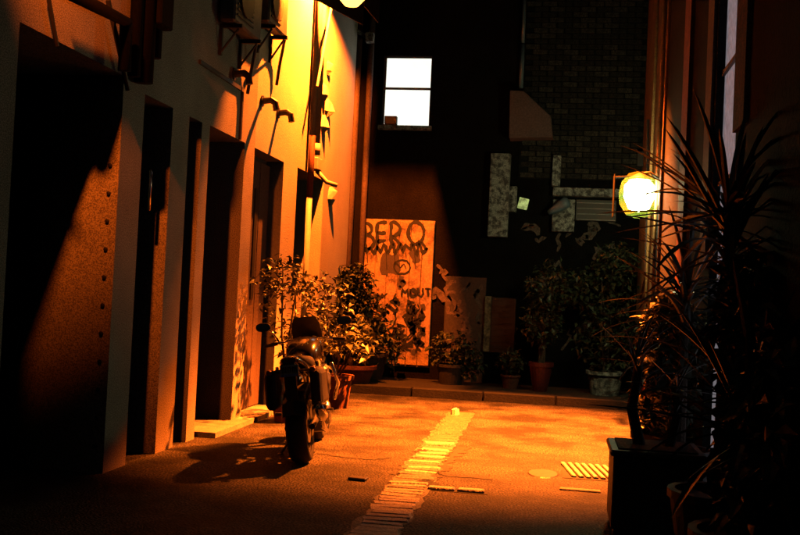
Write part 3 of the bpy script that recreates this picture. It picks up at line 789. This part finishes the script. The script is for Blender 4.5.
shrub('dense dark shrub along the right wall among the spiky plants', (c.x, c.y, 0), [((0, 0, .7), (.22, .9, .5)), ((0, -.6, 1.1), (.2, .5, .4)), ((0, .5, 1.2), (.2, .5, .4))], 1800, .12, 77, 'leaf_dark', 6, ('planter', .2, .26, .4))
shrub('dense dark shrub below the pale door beside the spiky plants', (.96, 5.2, 0), [((0, 0, .6), (.16, .5, .45)), ((0, -.5, 1.0), (.16, .5, .4)), ((0, .4, 1.4), (.14, .35, .4))], 1500, .12, 78, 'leaf_dark', 6, ('planter', .14, .18, .36))

# ------------------------------------------------------------------ motorcycle (parked, tail towards the camera)
pb = onZ(303, 463)
mc = thing('motorcycle', 'black motorcycle parked on its side stand with saddlebags, tail towards the lane entrance', 'motorcycle', (pb.x, pb.y, 0), (0, R(-8), R(8)))
mc.scale = (.94, .94, .93)
def ring_xz(cx, y, cz, rx, rz, n=14, sq=.8):
    out = []
    for t in wrap(n):
        c_, s_ = math.cos(t), math.sin(t)
        out.append(Vector((cx + rx * math.copysign(abs(c_) ** sq, c_), y, cz + rz * math.copysign(abs(s_) ** sq, s_))))
    return out
def wheel(name, y, r, tw):
    Mw = Matrix.Translation((0, y, r)) @ Matrix.Rotation(R(90), 4, 'Y')
    rr = r - .085
    w = MB().lathe([(rr - .02, -tw * .36), (rr, -tw * .38), (rr, tw * .38), (rr - .02, tw * .36), (rr - .03, 0), (rr - .02, -tw * .36)], 32, Mw)
    w.lathe([(0, -.07), (.045, -.07), (.05, 0), (.045, .07), (0, .07)], 14, Mw)
    for k in range(5):
        a = 2 * math.pi * k / 5
        d = Vector((0, math.cos(a), math.sin(a)))
        w.tube([Vector((0, y, r)) + d * .03, Vector((0, y, r)) + d * (rr - .01)], [.022, .015], 6)
    o = w.build(name, 'alloy', mc)
    prof = [(rr - .005, -tw * .40)] + [(rr + (r - rr) * math.sin(math.pi * k / 10) ** .55, -tw / 2 * math.cos(math.pi * k / 10)) for k in range(1, 10)] + [(rr - .005, tw * .40)]
    MB().lathe(prof, 36, Mw).build('tyre', 'rubber', o, smooth=True)
    for s in ((-1, 1) if 'front' in name else (1,)):
        MB().lathe([(.07, s * .075 - .003), (.14, s * .075 - .003), (.14, s * .075 + .003), (.07, s * .075 + .003)], 24, Mw).build('brake_disc', 'alloy', o)
    return o
wheel('rear_wheel', 0, .315, .19)
wheel('front_wheel', 1.42, .30, .13)
MB().tube([(-.11, 0, .315), (-.12, .3, .36), (-.10, .5, .42)], [.028, .035, .04], 8).tube([(.11, 0, .315), (.12, .3, .36), (.10, .5, .42)], [.028, .035, .04], 8).build('swingarm', 'black_metal', mc)
MB().box(-.17, .17, .48, .92, .2, .5).tube([(-.1, .72, .45), (-.14, .86, .72)], .1, 12).tube([(.1, .72, .45), (.14, .86, .72)], .1, 12).lathe([(0, .0), (.11, 0), (.12, .02), (.10, .05), (0, .06)], 16, Matrix.Translation((.17, .62, .36)) @ Matrix.Rotation(R(90), 4, 'Y')).build('engine', 'alloy', mc, bevel=.012)
MB().tube([(-.13, .45, .42), (-.15, .6, .82), (-.06, 1.12, .95)], .024, 8).tube([(.13, .45, .42), (.15, .6, .82), (.06, 1.12, .95)], .024, 8).tube([(0, 1.12, .97), (0, .95, .5), (0, .7, .2)], .026, 8).tube([(-.1, .5, .7), (-.09, -.1, .86)], .018, 8).tube([(.1, .5, .7), (.09, -.1, .86)], .018, 8).build('frame', 'black_metal', mc, smooth=True)
MB().loft([ring_xz(0, .52, .88, .11, .07), ring_xz(0, .62, .92, .15, .12), ring_xz(0, .82, .95, .18, .145), ring_xz(0, 1.0, .96, .16, .12), ring_xz(0, 1.1, .96, .07, .06)]).build('fuel_tank', 'bike_paint', mc, smooth=True)
MB().loft([ring_xz(0, -.12, .93, .09, .03), ring_xz(0, .0, .915, .12, .05), ring_xz(0, .2, .88, .14, .06), ring_xz(0, .42, .86, .14, .06), ring_xz(0, .56, .88, .11, .05)]).build('seat', 'bike_seat', mc, smooth=True)
MB().loft([ring_xz(0, -.3, .93, .05, .025), ring_xz(0, -.24, .92, .09, .05), ring_xz(0, -.05, .86, .12, .065), ring_xz(0, .3, .8, .13, .06)]).build('tail_unit', 'bike_paint', mc, smooth=True)
MB().box(-.06, .06, -.318, -.30, .915, .955).build('tail_lamp', 'tail_red', mc, bevel=.006)
fd = MB()
sec = [(.22, .69), (.05, .67), (-.12, .64), (-.26, .56), (-.33, .46)]
rings = []
for yv_, zv_ in sec: rings.append([Vector((x_, yv_ + (0 if abs(x_) < .09 else .01), zv_ + dz_)) for x_, dz_ in ((-.11, -.06), (-.1, 0), (0, .02), (.1, 0), (.11, -.06), (.1, -.01), (0, .01), (-.1, -.01))])
fd.loft(rings).build('rear_mudguard', 'black_metal', mc)
MB().box(-.05, .05, -.34, -.31, .60, .92).build('plate_bracket', 'black_metal', mc)
pl = MB().box(-.08, .08, -.352, -.342, .80, .90).build('number_plate', 'plate', mc, bevel=.003)
MB().box(-.078, .078, -.358, -.353, .802, .822).build('plate_band', 'plate_band', pl)
gl = MB()
for x_ in (-.06, -.045, -.03, -.01, .01, .03, .045, .06): gl.box(x_ - .004, x_ + .004, -.3565, -.353, .835, .885)
for x_ in (-.052, .0, .038): gl.box(x_ - .012, x_ + .012, -.3575, -.3567, .872, .882)
gl.build('plate_lettering', 'spray_black', pl)
for s in (-1, 1):
    ind = MB().tube([(s * .06, -.24, .84), (s * .17, -.25, .84)], .01, 6).build('indicator', 'black_metal', mc)
    MB().lathe([(0, -.035), (.022, -.03), (.028, 0), (.022, .03), (0, .035)], 10, Matrix.Translation((s * .19, -.25, .84)) @ Matrix.Rotation(R(90), 4, 'X')).build('indicator_lens', 'amber', ind, smooth=True)
    # soft saddlebags
    MB().loft([[Vector((s * (.15 + .0), y_, z_)) for y_, z_ in ((-.24, .52), (.28, .50), (.33, .82), (-.2, .85))],
               [Vector((s * (.20), y_, z_)) for y_, z_ in ((-.25, .50), (.29, .48), (.34, .83), (-.21, .86))],
               [Vector((s * (.25), y_, z_)) for y_, z_ in ((-.22, .54), (.26, .52), (.3, .79), (-.18, .81))]]).build('saddlebag', 'bike_seat', mc, bevel=.02)
    # fork legs, grips, mirrors, foot pegs
    MB().tube([(s * .09, 1.42, .30), (s * .09, 1.16, .92), (s * .09, 1.11, 1.05)], [.03, .026, .024], 10).build('fork_leg', 'chrome', mc, smooth=True)
    MB().tube([(s * .28, 1.0, 1.04), (s * .40, .93, 1.03)], .019, 9).build('grip', 'rubber', mc, smooth=True)
    mr_ = MB().tube([(s * .26, 1.02, 1.05), (s * .32, 1.03, 1.16), (s * .38, 1.0, 1.2)], .009, 6).build('mirror', 'chrome', mc, smooth=True)
    MB().loft([ring_xz(s * .40, .985, 1.215, .075, .045), ring_xz(s * .40, 1.02, 1.215, .065, .036), ring_xz(s * .40, 1.045, 1.215, .03, .018)]).build('mirror_shell', 'black_metal', mr_, smooth=True)
    gq = MB(); gq.quad(*ring_xz(s * .40, .983, 1.215, .068, .039)); gq.build('mirror_glass', 'mirror', mr_)
    MB().tube([(s * .15, .42, .4), (s * .27, .40, .41)], .016, 7).build('foot_peg', 'alloy', mc)
MB().tube([(-.30, .99, 1.04), (-.16, 1.08, 1.06), (.16, 1.08, 1.06), (.30, .99, 1.04)], .014, 8).build('handlebar', 'chrome', mc, smooth=True)
MB().loft([ring_xz(0, 1.12, .98, .13, .12), ring_xz(0, 1.22, .96, .15, .13), ring_xz(0, 1.34, .93, .10, .09), ring_xz(0, 1.38, .92, .04, .04)]).build('headlamp_fairing', 'bike_paint', mc, smooth=True)
MB().loft([[Vector((x_ * k1, y_, z_)) for x_ in (-.15, -.08, 0, .08, .15)] + [Vector((x_ * k1, y_ - .008, z_)) for x_ in (.15, .08, 0, -.08, -.15)] for k1, y_, z_ in ((1, 1.24, 1.06), (.95, 1.16, 1.2), (.7, 1.1, 1.28))]).build('windscreen', 'black_metal', mc)
MB().loft([ring_xz(0, 1.2, .50, .07, .03), ring_xz(0, 1.3, .58, .085, .03), ring_xz(0, 1.44, .62, .085, .03), ring_xz(0, 1.6, .58, .07, .03), ring_xz(0, 1.68, .50, .05, .02)]).build('front_mudguard', 'bike_paint', mc, smooth=True)
MB().tube([(.15, .85, .5), (.17, .95, .3), (.16, .7, .18), (.17, .35, .26), (.19, .1, .36)], .024, 9).tube([(.19, .12, .355), (.21, -.02, .41), (.23, -.34, .52)], [.03, .052, .048], 12).build('exhaust', 'chrome', mc, smooth=True)
for s in (-1, 1): MB().tube([(s * .24, .95, .45), (s * .30, .85, .62), (s * .26, .72, .82)], .018, 8).build('crash_bar', 'chrome', mc, smooth=True)
MB().box(.16, .21, .68, 1.0, .52, .8).build('side_fairing', 'alloy', mc, bevel=.03)
MB().tube([(-.10, .5, .22), (-.25, .42, -.02 + .06)], [.014, .012], 7).box(-.285, -.225, .39, .45, .028, .042).build('side_stand', 'black_metal', mc)
